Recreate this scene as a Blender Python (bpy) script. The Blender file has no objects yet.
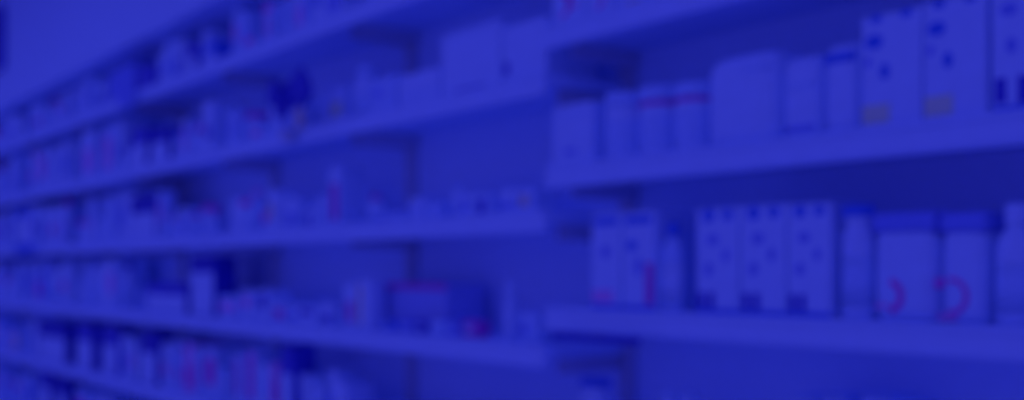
import bpy, bmesh, math, random
from mathutils import Vector, Matrix
random.seed(7)
sc = bpy.context.scene
C = sc.collection
EYE = 1.35            # camera height
DIST = 1.6            # camera to the front plane of the shelving (world y = 0)

# ------------------------------------------------------------------ camera
cam_d = bpy.data.cameras.new('camera'); cam = bpy.data.objects.new('camera', cam_d); C.objects.link(cam)
sc.camera = cam
F = Vector((-.797, .603, 0)).normalized(); R_ = Vector((F.y, -F.x, 0)); U = Vector((0, 0, 1))
m = Matrix((( R_.x, U.x, -F.x), (R_.y, U.y, -F.y), (R_.z, U.z, -F.z))).to_4x4()
m.translation = Vector((0, -DIST, EYE)); cam.matrix_world = m
cam_d.sensor_width = 36; cam_d.lens = 1098 * 36 / 1024
cam_d.shift_y = 71 / 1024
cam_d.clip_start = .02
cam_d.dof.use_dof = True; cam_d.dof.focus_distance = .6; cam_d.dof.aperture_fstop = 3.8
# ------------------------------------------------------------------ light
w = bpy.data.worlds.new('world'); sc.world = w; w.use_nodes = True
bg = w.node_tree.nodes['Background']; bg.inputs[0].default_value = (.067, .063, .585, 1); bg.inputs[1].default_value = .745
BLUE = (.088, .084, .78)
def area(name, loc, sx, sy, watts):
    d = bpy.data.lights.new(name, 'AREA'); d.shape = 'RECTANGLE'; d.size = sx; d.size_y = sy
    d.energy = watts; d.color = BLUE
    o = bpy.data.objects.new(name, d); o.location = loc; C.objects.link(o); return o
LAMPS = [-10.2, -7.8, -5.4, -3.0, -.6]
for x in LAMPS: area('lamp_light', (x, -1.45, EYE + 1.66), 1.7, .5, 3)
sc.view_settings.view_transform = 'Standard'; sc.view_settings.look = 'None'
sc.view_settings.exposure = 0.0; sc.view_settings.gamma = 1; sc.view_settings.use_curve_mapping = False

sc.cycles.max_bounces = 16; sc.cycles.diffuse_bounces = 12

# ------------------------------------------------------------------ materials
def mat(name, col, rough=.6, noise=.015, scale=30, emit=None):
    m = bpy.data.materials.new(name); m.use_nodes = True; nt = m.node_tree; b = nt.nodes['Principled BSDF']
    b.inputs['Roughness'].default_value = rough
    b.inputs['Specular IOR Level'].default_value = .2
    n = nt.nodes.new('ShaderNodeTexNoise'); n.inputs['Scale'].default_value = scale
    tc = nt.nodes.new('ShaderNodeTexCoord'); nt.links.new(tc.outputs['Object'], n.inputs['Vector'])
    r = nt.nodes.new('ShaderNodeValToRGB')
    r.color_ramp.elements[0].position = .3; r.color_ramp.elements[1].position = .7
    r.color_ramp.elements[0].color = tuple(c * (1 - noise) for c in col) + (1,)
    r.color_ramp.elements[1].color = tuple(min(1, c * (1 + noise)) for c in col) + (1,)
    nt.links.new(n.outputs['Fac'], r.inputs[0]); nt.links.new(r.outputs[0], b.inputs['Base Color'])
    if emit:
        b.inputs['Emission Color'].default_value = emit + (1,); b.inputs['Emission Strength'].default_value = 1.2
    return m
M = dict(
    shelf=mat('shelf_enamel', (.63, .78, .985)), back=mat('back_panel', (.66, .80, .992)), header=mat('header_board', (.63, .80, .98)),
    floor=mat('floor_vinyl', (.65, .75, .97), .5, .02, 4), wall=mat('wall_paint', (.6, .7, .96)), ceil=mat('ceiling_tile', (.8, .8, .95)),
    white=mat('white_card', (.63, .78, .985), .5, .03), pale=mat('pale_card', (.54, .72, .97), .5, .03), grey=mat('grey_card', (.42, .5, .85)),
    mid=mat('mid_blue', (.27, .36, .85)), blue=mat('royal_blue', (.08, .22, .80), .4), navy=mat('navy', (.08, .08, .60), .4), dark=mat('dark', (.04, .04, .50), .4),
    red=mat('red_print', (.99, .10, .60), .5), pink=mat('pink_print', (.97, .42, .80), .5), plum=mat('plum_print', (.75, .12, .58), .5), yellow=mat('yellow_print', (.85, .88, .58), .5),
    tan=mat('tan_print', (.85, .65, .5), .5), lamp=mat('lamp_diffuser', (.8, .8, .8), .5, emit=(.08, .10, 1.0)), metal=mat('bracket_metal', (.6, .6, .7), .35))

# ------------------------------------------------------------------ mesh helpers
def link(name, bm, m, parent=None, smooth=False):
    bmesh.ops.recalc_face_normals(bm, faces=bm.faces)
    me = bpy.data.meshes.new(name); bm.to_mesh(me); bm.free()
    if smooth:
        for p in me.polygons: p.use_smooth = True
    me.materials.append(M[m]); o = bpy.data.objects.new(name, me); C.objects.link(o)
    if parent: o.parent = parent
    return o
def box_bm(x0, x1, y0, y1, z0, z1, bev=0, seg=2, bm=None):
    new = bm is None; bm = bm or bmesh.new()
    vs = [bm.verts.new((x, y, z)) for x in (x0, x1) for y in (y0, y1) for z in (z0, z1)]
    fs = [bm.faces.new([vs[i] for i in f]) for f in ((0,1,3,2),(4,6,7,5),(0,4,5,1),(2,3,7,6),(0,2,6,4),(1,5,7,3))]
    if bev:
        es = list({e for f in fs for e in f.edges})
        bmesh.ops.bevel(bm, geom=es, offset=bev, segments=seg, profile=.6, affect='EDGES')
    return bm
def lathe_bm(prof, n=20, sx=1, sy=1):
    bm = bmesh.new(); rings = []
    for r, z in prof:
        rings.append([bm.verts.new((r*sx*math.cos(2*math.pi*i/n), r*sy*math.sin(2*math.pi*i/n), z)) for i in range(n)])
    for a, b in zip(rings, rings[1:]):
        for i in range(n): bm.faces.new((a[i], a[(i+1)%n], b[(i+1)%n], b[i]))
    bm.faces.new(rings[0]); bm.faces.new(rings[-1]); return bm
def pack_bm(wd, dp, h, top=.55, puff=.10):
    """soft wrapped pack: superelliptic plan, rounded shoulders, slightly puffed"""
    bm = bmesh.new(); rings = []; n = 36; steps = 14
    for k in range(steps + 1):
        t = k / steps; z = h * t
        s = 1.0
        edge = min(t, 1 - t) * h; rr = (.18 if t < .5 else top * .5) * min(wd, h) * .5
        if edge < rr: s = 1 - (rr / (wd*.9)) * (1 - math.sqrt(max(0, 1 - (1 - edge / rr) ** 2))) * 1.0
        s *= 1 - puff * .3 * abs(2 * t - 1) ** 2
        ring = []
        for i in range(n):
            a = 2 * math.pi * i / n; c, q = math.cos(a), math.sin(a); e = 2 / 5.0
            ring.append(bm.verts.new((wd/2*s*math.copysign(abs(c)**e, c), dp/2*s*math.copysign(abs(q)**e, q), z)))
        rings.append(ring)
    for a, b in zip(rings, rings[1:]):
        for i in range(n): bm.faces.new((a[i], a[(i+1)%n], b[(i+1)%n], b[i]))
    bm.faces.new(rings[0]); bm.faces.new(rings[-1]); return bm
def disc_bm(cx, cz, rx, rz, y0, y1, n=16):
    bm = bmesh.new(); a = []; b = []
    for i in range(n):
        t = 2*math.pi*i/n; a.append(bm.verts.new((cx+rx*math.cos(t), y0, cz+rz*math.sin(t)))); b.append(bm.verts.new((cx+rx*math.cos(t), y1, cz+rz*math.sin(t))))
    bm.faces.new(a); bm.faces.new(b)
    for i in range(n): bm.faces.new((a[i], a[(i+1)%n], b[(i+1)%n], b[i]))
    return bm
def arc_bm(cx, cz, r, w_, a0, a1, y0, y1, n=16):
    bm = bmesh.new(); prev = None
    for i in range(n+1):
        t = math.radians(a0 + (a1-a0)*i/n); c, s = math.cos(t), math.sin(t)
        q = [bm.verts.new((cx+rr*c, y, cz+rr*s)) for rr in (r-w_/2, r+w_/2) for y in (y0, y1)]
        if prev:
            for i0, i1 in ((0,1),(1,3),(3,2),(2,0)): bm.faces.new((prev[i0], prev[i1], q[i1], q[i0]))
        else: bm.faces.new((q[0], q[1], q[3], q[2]))
        prev = q
    bm.faces.new((prev[0], prev[2], prev[3], prev[1])); return bm
def thing(name, label, cat, loc=(0,0,0), group=None, rz=0):
    o = bpy.data.objects.new(name, None); o.empty_display_size = .02; C.objects.link(o)
    o.location = loc; o.rotation_euler = (0, 0, rz); o['label'] = label; o['category'] = cat
    if group: o['group'] = group
    return o
def struct(name, bm, m):
    o = link(name, bm, m); o['kind'] = 'structure'; return o
def Xat(px, yo=0):      # world x of the photo column px at the plane y = yo
    z = (DIST + yo) * 1377 / (px + 319); return z * (-.797 + .603 * (px - 512) / 1098)
def Zat(px, py, yo=0): return EYE + (271 - py) * (DIST + yo) * 1377 / (px + 319) / 1098

# ------------------------------------------------------------------ setting
struct('floor', box_bm(-14, 2.5, -3.2, 1.2, -.06, 0), 'floor')
struct('ceiling', box_bm(-14, 2.5, -3.2, 1.2, EYE+1.75, EYE+1.81), 'ceil')
struct('wall_back', box_bm(-14, 2.5, .62, .72, 0, EYE+1.75), 'wall')
struct('wall_far', box_bm(-14.1, -14, -3.2, .62, 0, EYE+1.75), 'wall')
struct('baseboard_back', box_bm(-14, 2.5, .60, .62, 0, .1, .004), 'shelf')
for i, x in enumerate(LAMPS):
    t = thing('ceiling_lamp', 'long lit ceiling lamp above the aisle', 'ceiling lamp', (x, -1.45, EYE+1.75), 'lamps over the aisle')
    bm = box_bm(-.9, .9, -.29, -.26, -.06, 0); box_bm(-.9, .9, .26, .29, -.06, 0, bm=bm); box_bm(-.9, -.87, -.26, .26, -.06, 0, bm=bm); box_bm(.87, .9, -.26, .26, -.06, 0, bm=bm)
    link('frame', bm, 'metal', t); link('diffuser', box_bm(-.87, .87, -.26, .26, -.04, -.02, .004), 'lamp', t)

# ------------------------------------------------------------------ shelving
XB = Xat(548)                      # where the shelf heights change
RAILH = .058
LEFT = [-.87, -.545, -.227, .088, .407, .734]
RIGHT = [-.78, -.457, -.137, .188, .510, .835]
ORD = ['first', 'second', 'third', 'fourth', 'fifth', 'sixth', 'seventh', 'eighth', 'ninth', 'tenth', 'eleventh']
DEEP = .26
def bay(x0, x1, levels, label, group, header=True):
    t = thing('shelving_unit', label, 'shelving', ((x0+x1)/2, 0, 0), group)
    hw = (x1-x0)/2 - .002
    link('back_panel', box_bm(-hw+.02, hw-.02, DEEP, DEEP+.02, .12, EYE+.998), 'back', t)
    link('plinth', box_bm(-hw, hw, .02, DEEP+.02, 0, .11, .004), 'shelf', t)
    for s in (-1, 1):
        link('upright', box_bm(min(s*hw, s*(hw-.02)), max(s*hw, s*(hw-.02)), DEEP-.02, DEEP+.05, 0, EYE+1.74, .003), 'metal', t)
    for lv in levels:
        z = EYE + lv
        d = link('shelf_board', box_bm(-hw+.003, hw-.003, .004, DEEP-.001, z+RAILH-.034, z+RAILH-.006, .003), 'shelf', t)
        bm = box_bm(-hw, hw, -.012, .003, z, z+RAILH-.004, .003)
        box_bm(-hw, hw, -.016, -.012, z+.006, z+.011, bm=bm); box_bm(-hw, hw, -.016, -.012, z+RAILH-.015, z+RAILH-.010, bm=bm)
        link('price_rail', bm, 'shelf', d)
        for s in (-1, 1):
            link('bracket', box_bm(s*(hw-.025)-.003, s*(hw-.025)+.003, .05, DEEP-.002, z+RAILH-.075, z+RAILH-.035), 'metal', d)
    if header:
        h = link('header_panel', box_bm(-hw, hw, -.03, -.005, EYE+1.0, EYE+1.74, .004), 'header', t)
        link('canopy_board', box_bm(-hw, hw, -.004, DEEP-.022, EYE+1.0, EYE+1.02), 'shelf', t)
    return t
nL = 11
for i in range(nL):
    lb = f'{ORD[i]} white shelving bay to the left of the shelf step, running away down the aisle'
    bay(XB-1.0*(i+1), XB-1.0*i, LEFT, lb if i < 6 else 'far white shelving bay beyond the left edge of the view', 'left shelving bays')
bay(XB, XB+1.25, RIGHT, 'near white shelving bay with the big wrapped packs at right', 'right shelving bays')
bay(XB+1.25, XB+2.5, RIGHT, 'nearest white shelving bay, past the right edge of the big packs', 'right shelving bays')

def deck(levels, i): return EYE + levels[i] + RAILH - .006 + .0008

# ------------------------------------------------------------------ product builders (origin: bottom centre of the front face, y grows inwards)
def carton(label, x0, x1, yo, z, h, dp=.10, m='white', marks=(), name='carton', cat='box', group=None, lean=0):
    """marks: (kind, material, u0, u1, v0, v1) on the front face, in fractions"""
    wd = x1 - x0; t = thing(name, label, cat, ((x0+x1)/2, yo, z), group, lean)
    link('body', box_bm(-wd/2, wd/2, 0, dp, 0, h, min(.004, wd*.08)), m, t)
    put_marks(t, marks, wd, h, -.0012, .0008); 
    if name == 'carton': link('flap', box_bm(-wd/2+.004, wd/2-.004, .004, dp-.004, h-.0005, h+.0012), m, t)
    return t
def put_marks(t, marks, wd, h, y0, y1):
    for mk in marks:
        k, mm = mk[0], mk[1]
        if k == 'bar':
            u0, u1, v0, v1 = mk[2:]; link('printed_panel', box_bm(-wd/2+u0*wd, -wd/2+u1*wd, y0, y1, v0*h, v1*h), mm, t)
        elif k == 'dot':
            u, v, ru, rv = mk[2:]; link('printed_spot', disc_bm(-wd/2+u*wd, v*h, ru*wd, rv*wd, y0, y1), mm, t)
        elif k == 'arc':
            u, v, r, a0, a1 = mk[2:]; link('printed_arc', arc_bm(-wd/2+u*wd, v*h, r*wd, .09*wd, a0, a1, y0, y1), mm, t)
def softpack(label, x0, x1, yo, z, h, dp=.14, m='white', marks=(), top=.5, group=None, seam='pale', name='wrapped_pack', cat='wrapped pack'):
    wd = x1 - x0; t = thing(name, label, cat, ((x0+x1)/2, yo, z), group)
    bm = pack_bm(wd, dp, h, top); bmesh.ops.translate(bm, verts=bm.verts, vec=(0, dp/2, 0)); link('wrapper', bm, m, t, True)
    link('end_seal', box_bm(-wd*.30, wd*.30, dp/2-.002, dp/2+.002, h-.002, h+.006, .001), seam, t)
    put_marks(t, marks, wd, h, -.0015, .014); return t
def bottle(label, x0, x1, yo, z, h, m='white', cap='white', lab=None, capf=.16, neck=.42, name='bottle', cat='bottle', group=None, flat=.7):
    r = (x1-x0)/2; t = thing(name, label, cat, ((x0+x1)/2, yo+r*flat, z), group)
    hb = h*(1-capf)
    prof = [(r*.9,0),(r,.004),(r,hb*.74),(r*.93,hb*.84),(r*.7,hb*.93),(r*neck,hb*.97),(r*neck,hb+.001)]
    link('body', lathe_bm(prof, 24, 1, flat), m, t, True)
    link('cap', lathe_bm([(r*neck*1.15,hb+.0012),(r*neck*1.2,hb+.003),(r*neck*1.15,h-.003),(r*neck*.95,h)], 20, 1, flat), cap, t, True)
    if lab: link('label_band', lathe_bm([(r*1.012,hb*.12),(r*1.012,hb*.62)], 24, 1, flat), lab, t, True)
    return t
def tub(label, x0, x1, yo, z, h, m='white', lid='pale', lab=None, lidf=.2, group=None, seam=None):
    r = (x1-x0)/2; t = thing('tub', label, 'tub', ((x0+x1)/2, yo+r*.9, z), group); hb = h*(1-lidf)
    link('body', lathe_bm([(r*.88,0),(r*.94,.004),(r*.96,hb*.93),(r*.90,hb)], 24, 1, .9), m, t, True)
    l = link('lid', lathe_bm([(r*.97,hb+.0005),(r,hb+.004),(r,h-.006),(r*.94,h)], 24, 1, .9), lid, t, True)
    if seam: link('seal_ring', lathe_bm([(r*.975,hb*.90),(r*.98,hb*.99)], 24, 1, .9), seam, t)
    if lab: link('label_band', lathe_bm([(r*.955,hb*.2),(r*.975,hb*.75)], 24, 1, .9), lab, t)
    return t

# ------------------------------------------------------------------ right bays: tall packs (upper shelf)
zU = deck(RIGHT, 3); zL = deck(RIGHT, 2); zT = deck(RIGHT, 4); zB = deck(RIGHT, 1)
def PX(a, b, yo): return Xat(a, yo), Xat(b, yo)
def H(px, py, yo, z): return Zat(px, py, yo) - z
yo = .03
g = 'small tubs on the upper right shelf'
a, b = PX(552, 592, yo); carton('white carton at the left end of the upper right shelf', a, b, yo, zU, H(572, 104, yo, zU), .12, 'white', [('bar','pale',.1,.9,.80,.84), ('bar','mid',.3,.6,.2,.28)])
for (p0, p1, pt, lb, md) in ((595, 627, 92, 'white lidded tub right beside the carton, leftmost of the three tubs', 'white'), (629, 662, 86, 'white lidded tub with a dark seam, middle of the three tubs', 'white'), (664, 698, 82, 'pale lidded tub against the big rounded pack, rightmost of the three tubs', 'white')):
    a, b = PX(p0, p1, yo); tub(lb, a, b, yo, zU, H((p0+p1)/2, pt, yo, zU), md, 'pale', 'pale', .2, g, 'plum' if p0 > 600 else None)
a, b = PX(702, 775, yo); softpack('largest plain white wrapped pack with rounded shoulders on the upper right shelf', a, b, yo, zU, H(738, 54, yo, zU), .16, 'white', [('bar','pale',.55,.9,.80,.84)], .7)
a, b = PX(779, 819, yo); softpack('white wrapped pack with a pale blue band right of the largest plain pack', a, b, yo, zU, H(800, 56, yo, zU), .16, 'white', [('bar','mid',.15,.85,.10,.16), ('bar','pale',.1,.9,.62,.66)], .4)
a, b = PX(821, 856, yo); softpack('narrow white wrapped pack with a royal blue patch near its top', a, b, yo, zU, H(838, 44, yo, zU), .16, 'white', [('bar','blue',.1,.9,.80,.90)], .4)
dots = lambda yl: [('dot','blue',.26,.965,.10,.06), ('dot','blue',.76,.965,.10,.06), ('dot','blue',.22,.77,.15,.11), ('dot','mid',.12,.60,.06,.08), ('dot','blue',.40,.50,.08,.12), ('bar','yellow',.02,.48,.06,.22), ('bar','blue',.1,.92,.0,.035)]
a, b = PX(861, 921, yo); carton('tall white pack with blue spots and a yellow patch, next to the narrow wrapped pack', a, b, yo, zU, H(891, 12, yo, zU), .13, 'white', dots(1), 'tall_pack', 'pack', 'spotted tall packs')
a, b = PX(923, 986, yo); carton('tall white pack with blue spots and yellow patch, right of its spotted twin', a, b, yo, zU, H(954, -3, yo, zU), .13, 'white', dots(1), 'tall_pack', 'pack', 'spotted tall packs')
a, b = PX(991, 1056, yo); carton('tall white pack with two dark bars near its base at the right edge', a, b, yo, zU, H(1024, -14, yo, zU), .13, 'white', [('dot','mid',.28,.84,.14,.10), ('dot','mid',.32,.55,.09,.12), ('bar','navy',.06,.24,.10,.30), ('bar','navy',.42,.62,.08,.30), ('bar','blue',.05,.8,.02,.07)], 'tall_pack', 'pack', 'spotted tall packs')
a, b = PX(1060, 1130, yo); softpack('white wrapped pack beyond the right edge of the upper shelf', a, b, yo, zU, .17, .15, 'white', (), .5)
# lower right shelf
yo = .03
a, b = PX(591, 620, yo); carton('slim white carton with a pink base patch, leftmost on the lower right shelf', a, b, yo, zL, H(606, 214, yo, zL), .11, 'white', [('bar','pink',.05,.75,.07,.20), ('bar','blue',.0,1,.0,.05), ('dot','mid',.5,.6,.16,.14), ('bar','blue',.1,.9,.88,.96)], 'carton', 'box')
a, b = PX(622, 654, yo); carton('slim white carton with a tall red stripe on the lower right shelf', a, b, yo, zL, H(638, 212, yo, zL), .11, 'white', [('bar','plum',.72,.98,.06,.48), ('bar','blue',.0,1,.0,.05), ('dot','blue',.3,.66,.16,.12), ('bar','blue',.1,.9,.88,.96), ('dot','mid',.5,.45,.12,.2)], 'carton', 'box')
a, b = PX(657, 676, yo+.01); bottle('slim pale bottle with a blue cap beside the red-striped carton', a, b, yo+.01, zL, H(666, 222, yo, zL), 'pale', 'blue', 'white')
for (p0, p1, pt, lb) in ((696, 738, 208, 'white spotted pack with dark base marks, leftmost of the three on the lower right shelf'), (740, 785, 205, 'white spotted pack with dark base marks, middle of the three on the lower right shelf'), (787, 830, 203, 'white spotted pack with dark base marks, rightmost of the three on the lower right shelf')):
    a, b = PX(p0, p1, yo)
    carton(lb, a, b, yo, zL, H((p0+p1)/2, pt, yo, zL), .13, 'white', [('dot','blue',.3,.93,.14,.12), ('dot','blue',.75,.93,.12,.1), ('dot','mid',.4,.70,.14,.1), ('dot','mid',.7,.55,.08,.12), ('dot','mid',.3,.42,.10,.12), ('bar','navy',.04,.20,.05,.20), ('bar','navy',.28,.44,.05,.20), ('bar','blue',.0,1,.0,.045)], 'spotted_pack', 'pack', 'spotted packs on the lower right shelf')
a, b = PX(836, 866, yo); bottle('white bottle with a broad royal blue cap between the spotted packs and round-marked tubs', a, b, yo, zL, H(851, 205, yo, zL), 'white', 'blue', 'pale', .10, .86)
for (p0, p1, lb, mk) in ((869, 934, 'squat white pack with blue lid and thin red arc, left of the pair', [('arc','red',.30,.28,.20,-80,80), ('bar','pink',.1,.3,.14,.19)]), (938, 984, 'squat white pack with blue lid and bold red ring, right of the pair', [('arc','red',.28,.30,.34,-100,100), ('bar','pink',.0,.4,.03,.10), ('dot','red',.02,.44,.10,.10)])):
    a, b = PX(p0, p1, yo); h = H((p0+p1)/2, 212, yo, zL)
    t = softpack(lb, a, b, yo, zL, h*.82, .14, 'white', mk, .15, 'round-marked packs', name='lidded_pack', cat='pack')
    wd = b - a; link('lid', box_bm(-wd*.49, wd*.49, .002, .138, h*.82+.001, h, .006), 'mid', t)
a, b = PX(989, 1030, yo); bottle('white round-shouldered bottle with a white cap at the right edge of the lower shelf', a, b, yo, zL, H(1010, 203, yo, zL), 'white', 'white', 'pale', .18, .5)
a, b = PX(1036, 1090, yo); softpack('white wrapped pack beyond the bottle past the right edge of the lower shelf', a, b, yo, zL, .18, .14, 'white', (), .4)
# top right shelf
for (p0, p1, mm, hh, lb, mk) in ((560-8, 584, 'white', .19, 'white carton with curling red marks on the top right shelf', [('arc','red',.3,.28,.22,-90,90), ('arc','red',.75,.35,.2,90,270)]), (586, 612, 'white', .2, 'white carton with a red curl, second on the top right shelf', [('arc','red',.4,.25,.3,-90,90)]), (614, 650, 'pale', .16, 'pale carton with a tan patch on the top right shelf', [('bar','tan',.3,.7,.02,.12)]), (655, 705, 'white', .2, 'white wide carton past the tan-marked one on the top right shelf', [('bar','mid',.2,.6,.3,.4)])):
    a, b = PX(p0, p1, .03); carton(lb, a, b, .03, zT, hh, .12, mm, mk)
# shelf under the lower right one
for (p0, p1, pt, lb) in ((571, 598, 379, 'white bottle with a bright blue cap standing alone on the bottom right shelf'), (655, 672, 392, 'small white bottle with a pale cap, left of the pair at the bottom edge'), (676, 692, 392, 'small white bottle with a pale cap, right of the pair at the bottom edge')):
    a, b = PX(p0, p1, .09); bottle(lb, a, b, .09, zB, H((p0+p1)/2, pt, .09, zB), 'white', 'blue' if p0 < 600 else 'pale', 'pale', .12, .8)
for k, (p0, p1) in enumerate(((790, 815), (819, 846), (860, 890))):
    a, b = PX(p0, p1, .1); carton(f'white carton just peeping over the bottom edge, {("left", "middle", "right")[k]} of three', a, b, .1, zB, H((p0+p1)/2, 397, .1, zB), .1, 'pale', [('bar','mid',.1,.9,.7,.8)], group='cartons on the bottom right shelf')

# ------------------------------------------------------------------ first bay left of the step
SH = ['bottom shelf', 'low shelf', 'knee-high shelf', 'middle shelf', 'upper shelf', 'top shelf']
z4 = deck(LEFT, 4); yo = .03
for (p0, p1, pt, lb, mm, dp, mk) in (
    (502, 546, 22, 'large white carton with a small dark spot, rightmost on the upper left shelf', 'white', .16, [('dot','navy',.1,.28,.07,.10)]),
    (441, 500, 28, 'large bright white carton with a dark sliver at its foot on the upper left shelf', 'white', .16, [('bar','navy',.25,.75,.05,.10), ('bar','pale',.03,.97,.9,.92)]),
    (398, 438, 72, 'low white carton just left of the large bright carton', 'white', .14, [('bar','pale',.1,.9,.3,.4)]),
    (368, 395, 78, 'low pale carton between the low white carton and the upright white bottle', 'pale', .12, [('bar','mid',.2,.5,.5,.7)])):
    a, b = PX(p0, p1, yo); carton(lb, a, b, yo, z4, H((p0+p1)/2, pt, yo, z4), dp, mm, mk)
a, b = PX(346, 365, yo); bottle('upright white bottle left of the low cartons on the upper left shelf', a, b, yo, z4, H(355, 66, yo, z4), 'white', 'pale', 'pale', .2, .6)
z2 = deck(LEFT, 2)
a, b = PX(343, 356, .03); carton('slim white carton with a dark red stripe left of the plum-topped box', a, b, .03, z2, H(350, 284, .03, z2), .05, 'white', [('bar','plum',.25,.75,.15,.6)])
a, b = PX(358, 371, .03); carton('slim white carton with a tan edge beside the red-striped one', a, b, .03, z2, H(364, 280, .03, z2), .05, 'white', [('bar','tan',.0,.25,.1,.9)])
a, b = PX(376, 446, .10); carton('long dim box with a plum top edge at the back of the lower left shelf', a, b, .10, z2, H(410, 283, .10, z2), .13, 'grey', [('bar','plum',.0,1,.86,1.0), ('bar','grey',.05,.5,.1,.6)], 'display_box', 'box')
k = 0
for p0, p1, mm, nm in ((384, 395, 'blue', 'royal blue'), (398, 412, 'mid', 'mid blue'), (415, 426, 'navy', 'navy'), (429, 444, 'pale', 'pale'), (447, 458, 'mid', 'muted blue'), (462, 478, 'plum', 'plum red')):
    a, b = PX(p0, p1, .05); carton(f'tiny {nm} carton lying in front of the plum-topped box row', a, b, .05, z2, H((p0+p1)/2, 321, .05, z2), .04, mm, [('bar','white',.1,.6,.3,.7)], group='tiny cartons on the lower left shelf')
a, b = PX(500, 509, .04); bottle('slender white bottle by the step between the shelf heights', a, b, .04, z2, H(505, 281, .04, z2), 'white', 'white', None, .25, .6, flat=1)
a, b = PX(517, 538, .06); carton('white carton right of the slender white bottle, against the shelf step', a, b, .06, z2, .07, .1, 'pale', [('bar','mid',.1,.5,.3,.6)])

# ------------------------------------------------------------------ single dark or coloured goods that stand out in the left rows
RES = []
def lone(p0, p1, pt, lv, label, mm, marks=(), dp=.09, cat='box'):
    a, b = PX(p0, p1, .03); z = deck(LEFT, lv); RES.append((lv, a, b))
    carton(label, a, b, .03, z, H((p0+p1)/2, pt, .03, z), dp, mm, marks, cat=cat)
foot = [('bar','white',.04,.96,.02,.60)]
lone(108, 134, 68, 5, 'muted blue carton on the top shelf beside a darker blue one', 'mid')
lone(136, 152, 67, 5, 'dark blue carton on the top shelf, right of the muted blue one', 'navy')
lone(186, 196, 44, 5, 'slim dark carton on the top shelf, left of a slim blue one', 'navy', foot)
lone(205, 215, 42, 5, 'slim royal blue carton on the top shelf, right of a slim dark one', 'blue', foot)
lone(244, 253, 36, 5, 'short white carton with red head on the top shelf, left of a tall one', 'white', [('bar','red',.1,.9,.5,.9)])
lone(262, 272, 3, 5, 'tall white carton with red head and plum stripe on the top shelf', 'white', [('bar','red',.1,.9,.78,.95), ('bar','plum',.35,.65,.2,.66)])
lone(131, 146, 129, 4, 'navy-topped carton left of the darkest wide carton, upper shelf far left', 'navy', foot)
lone(150, 168, 129, 4, 'darkest wide carton with white foot on the upper shelf far left', 'dark', foot)
lone(327, 343, 88, 4, 'low white carton with a yellow spot left of the upright white bottle', 'white', [('bar','yellow',.25,.85,.25,.6)])
lone(250, 262, 127, 4, 'low white carton with plum top on the upper left shelf', 'white', [('bar','plum',.1,.8,.4,.8)])
lone(130, 156, 196, 3, 'wide dark carton with white foot on the middle shelf at left', 'dark', foot)
lone(16, 30, 209, 3, 'white carton with bright blue top on the middle shelf at the far left edge', 'white', [('bar','blue',.02,.98,.78,.99)])
lone(190, 214, 256, 2, 'tall dark-topped carton with white foot on the lower left shelf', 'dark', [('bar','white',.04,.96,.02,.72)])
lone(146, 186, 283, 2, 'long low dark-topped carton left of the tall dark-topped one', 'navy', [('bar','white',.02,.98,.02,.6)])
lone(240, 252, 291, 2, 'low white carton with a bright red spot on the lower left shelf', 'white', [('dot','red',.5,.6,.25,.2)])
lone(256, 268, 290, 2, 'low white carton with a navy square beside the red-spotted one', 'white', [('bar','navy',.2,.8,.4,.85)])
lone(218, 237, 296, 2, 'low pinkish carton left of the red-spotted one', 'pale', [('bar','pink',.1,.9,.3,.7)])
lone(296, 316, 306, 2, 'low white carton with a dark blue face bar near the striped cartons', 'white', [('bar','navy',.2,.8,.5,.85)])
lone(246, 255, 350, 1, 'white carton with a tall red stripe on the long low shelf', 'white', [('bar','red',.2,.8,.15,.95)])
lone(280, 292, 345, 1, 'dark narrow carton right of the tall red stripe', 'navy', foot)
lone(232, 241, 355, 1, 'white carton with faint plum stripe left of the tall red stripe', 'white', [('bar','plum',.3,.7,.2,.9)])
lone(38, 66, 322, 1, 'widest dark carton with white foot on the low shelf, far left', 'dark', foot)
lone(76, 92, 323, 1, 'dark carton with white foot, next right of the widest dark one', 'navy', foot)
lone(102, 117, 326, 1, 'dark carton with white foot between two dark neighbours on the low shelf', 'navy', foot)
lone(140, 156, 332, 1, 'small dark carton with white foot, rightmost of the dark far-left row', 'dark', foot)
lone(40, 50, 368, 0, 'dark carton with white foot in the bottom left corner, left of a darker one', 'navy', foot)
lone(56, 66, 376, 0, 'dark carton with white foot in the bottom left corner, right of a navy one', 'dark', foot)

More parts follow.
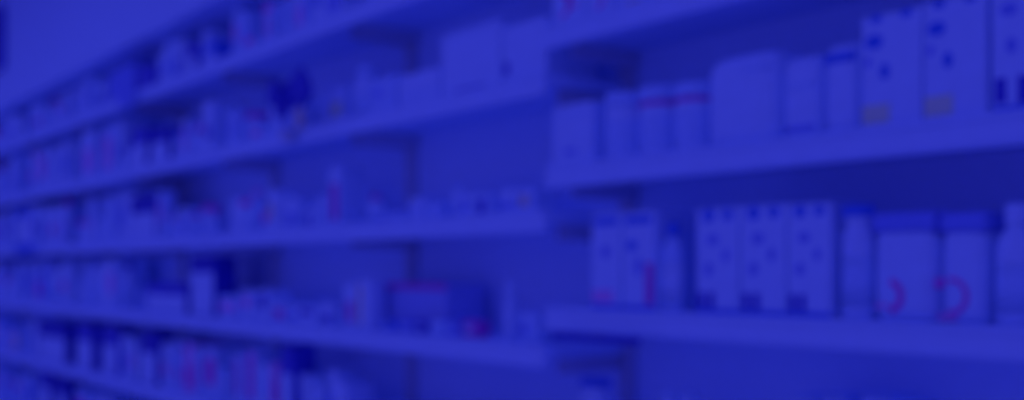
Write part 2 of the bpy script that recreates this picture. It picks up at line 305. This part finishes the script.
# ------------------------------------------------------------------ filled shelves further left
USED = set()
WORD = dict(white='white', pale='pale', grey='greyish', mid='muted blue', blue='royal blue', navy='navy', dark='dark', red='red', pink='pink', plum='plum red', yellow='yellow', tan='tan')
def filler(bayi, lv, x0, x1, hlo, hhi, wlo, whi, pal, ylo=.03, yhi=.06):
    x = x0 + .03; z = deck(LEFT, lv); cnt = 0
    while x < x1 - .05:
        wd = random.uniform(wlo, whi)
        hit = [q for q in RES if q[0] == lv and x < q[2] + .006 and x + wd > q[1] - .006]
        if hit: x = max(q[2] for q in hit) + .007; continue
        if x + wd > x1 - .03: break
        kind = random.choices(['carton', 'bottle', 'tub', 'softpack'], [6, 2, 1.5, 1.5])[0]
        mm = random.choice(pal); acc = random.choice(['mid', 'pale', 'blue', 'pink', 'mid', 'navy', 'plum', 'grey', 'pale', 'red'])
        h = random.uniform(hlo, hhi); yo = random.uniform(ylo, yhi)
        for _ in range(60):
            if (kind, mm, acc, lv, bayi) not in USED: break
            acc = random.choice(['mid', 'pale', 'blue', 'pink', 'navy', 'plum', 'grey', 'red', 'tan', 'yellow', 'white'])
            if _ > 15: mm = random.choice(['white', 'pale', 'grey', 'mid'])
        USED.add((kind, mm, acc, lv, bayi))
        where = f'{SH[lv]}, {ORD[bayi]} bay left of the step'
        gr = f'{SH[lv]} goods in the {ORD[bayi]} left bay'
        if kind == 'carton':
            carton(f'{WORD[mm]} carton with {WORD[acc]} print, {where}', x, x+wd, yo, z, h, min(.16, wd*1.2), mm, [('bar', acc, random.uniform(.05,.3), random.uniform(.5,.95), random.uniform(.1,.4), random.uniform(.5,.8))], group=gr)
        elif kind == 'bottle':
            ww = min(wd, .075); bottle(f'{WORD[mm]} bottle with {WORD[acc]} cap, {where}', x, x+ww, yo, z, max(h, .09), mm, acc, 'pale', .16, .5, group=gr); wd = ww
        elif kind == 'tub':
            ww = min(wd, .1); tub(f'{WORD[mm]} tub with {WORD[acc]} lid, {where}', x, x+ww, yo, z, min(h, .12), mm, acc, 'white', .2, gr); wd = ww
        else:
            softpack(f'{WORD[mm]} wrapped pack with {WORD[acc]} band, {where}', x, x+wd, yo, z, h, .12, mm, [('bar', acc, .2, .8, .3, .5)], .4, gr)
        x += wd + random.uniform(.004, .03); cnt += 1
BR = ['white', 'white', 'white', 'white', 'pale', 'pale', 'white']
MX = ['white', 'white', 'white', 'pale', 'mid', 'white', 'pale', 'navy', 'plum', 'white']
for i in range(7):
    x1 = XB - 1.0*i; x0 = x1 - 1.0
    W = (.05, .11) if i < 3 else (.09, .18)
    if i == 0:
        filler(i, 5, x0, x1, .05, .12, .06, .12, BR, .06, .08)
        filler(i, 3, x0, x1, .03, .07, .05, .1, ['white','pale','white'], .05, .08)
        filler(i, 1, x0, x1, .05, .11, .05, .1, ['pale','mid','white','grey'], .05, .08)
        filler(i, 0, x0, x1, .06, .15, .05, .1, MX)
        continue
    far = i >= 3; h4 = {1: (.10, .19), 2: (.15, .25)}.get(i, (.22, .262))
    filler(i, 5, x0, x1, .15, .205, *W, BR)
    filler(i, 4, x0, x1, *h4, *W, BR)
    filler(i, 3, x0, x1, .21 if far else .06, .25 if far else .2, *W, BR)
    filler(i, 2, x0, x1, .21 if far else .05, .25 if far else .09, *W, BR)
    filler(i, 1, x0, x1, .14, .21, *W, BR + ['pink'])
    filler(i, 0, x0, x1, .16, .23, *W, BR)

# ------------------------------------------------------------------ odd dark pieces that show in the rows
# bunch of dark pouches on a clip stalk in front of the upper left shelf
xs = Xat(296, -.05); zt = Zat(296, 80, -.05)
t = thing('clip_strip', 'dark bunch of pouches on a thin stalk hanging before the upper left shelf', 'hanging display', (xs, -.04, EYE+LEFT[4]+.02))
base = EYE+LEFT[4]+.02
link('stalk', box_bm(-.10, -.085, -.006, -.001, -.0, zt-base-.02, .001), 'mid', t)
link('clip', box_bm(-.115, -.07, -.010, .02, -.004, .03, .002), 'metal', t)
for (dx, dz, a, s) in ((-.10, -.03, .5, 1), (-.02, -.05, .1, 1.15), (.07, -.03, -.4, 1.15), (-.06, -.075, .2, 1.), (.13, -.05, -.5, 1.)):
    bm = pack_bm(.085*s, .016, .075*s, .5); bmesh.ops.rotate(bm, cent=(0,0,.03), matrix=Matrix.Rotation(a, 3, 'Y'), verts=bm.verts)
    bmesh.ops.translate(bm, verts=bm.verts, vec=(dx, -.02-.004*abs(dx)*50, zt-base+dz-.04)); link('pouch', bm, 'dark', t, True)
# dark board at the far left on the header
x0, x1 = Xat(-8), Xat(11)
t = thing('header_board', 'dark upright board fixed on the header at the far left edge', 'sign board', ((x0+x1)/2, -.034, EYE+1.24))
hw = (x1-x0)/2
link('panel', box_bm(-hw, hw, -.03, 0, 0, .36, .004), 'navy', t)
bm = box_bm(-hw-.01, hw+.01, -.036, -.0305, -.01, .005); box_bm(-hw-.01, hw+.01, -.036, -.0305, .355, .37, bm=bm); link('frame', bm, 'mid', t)
# printed cards on the shelf rails, and one dark strip painted in for shade
def hook_card(p0, p1, q0, q1, label, m='navy', name='talker_or_shade_strip', cat='shelf card', m2='mid'):
    a, b = PX(p0, p1, -.05); pc = (p0+p1)/2; zt = Zat(pc, q0, -.05); zb = Zat(pc, q1, -.05)
    t = thing(name, label, cat, ((a+b)/2, -.05, zb)); hw = (b-a)/2; hh = zt - zb
    link('card', box_bm(-hw, hw, -.003, 0, 0, hh, .001), m, t)
    link('border', box_bm(-hw, hw, -.0042, -.0032, hh*.82, hh*.94), m2, t)
    link('holder', box_bm(-.012, .012, 0, .02, min(.01, hh*.2), hh*.5+.01, .001), 'metal', t)
    return t
hook_card(119, 131, 92, 106, 'narrow blue card on the top shelf rail under the muted blue carton', 'mid')
hook_card(15, 30, 243, 254, 'bright blue card on the middle shelf rail at the far left', 'blue')
hook_card(552, 640, 334, 342, 'long slim dark strip standing in for shade under the lower right shelf rail', 'dark')  # no card here: dark strip added to paint the shaded gap below the rail
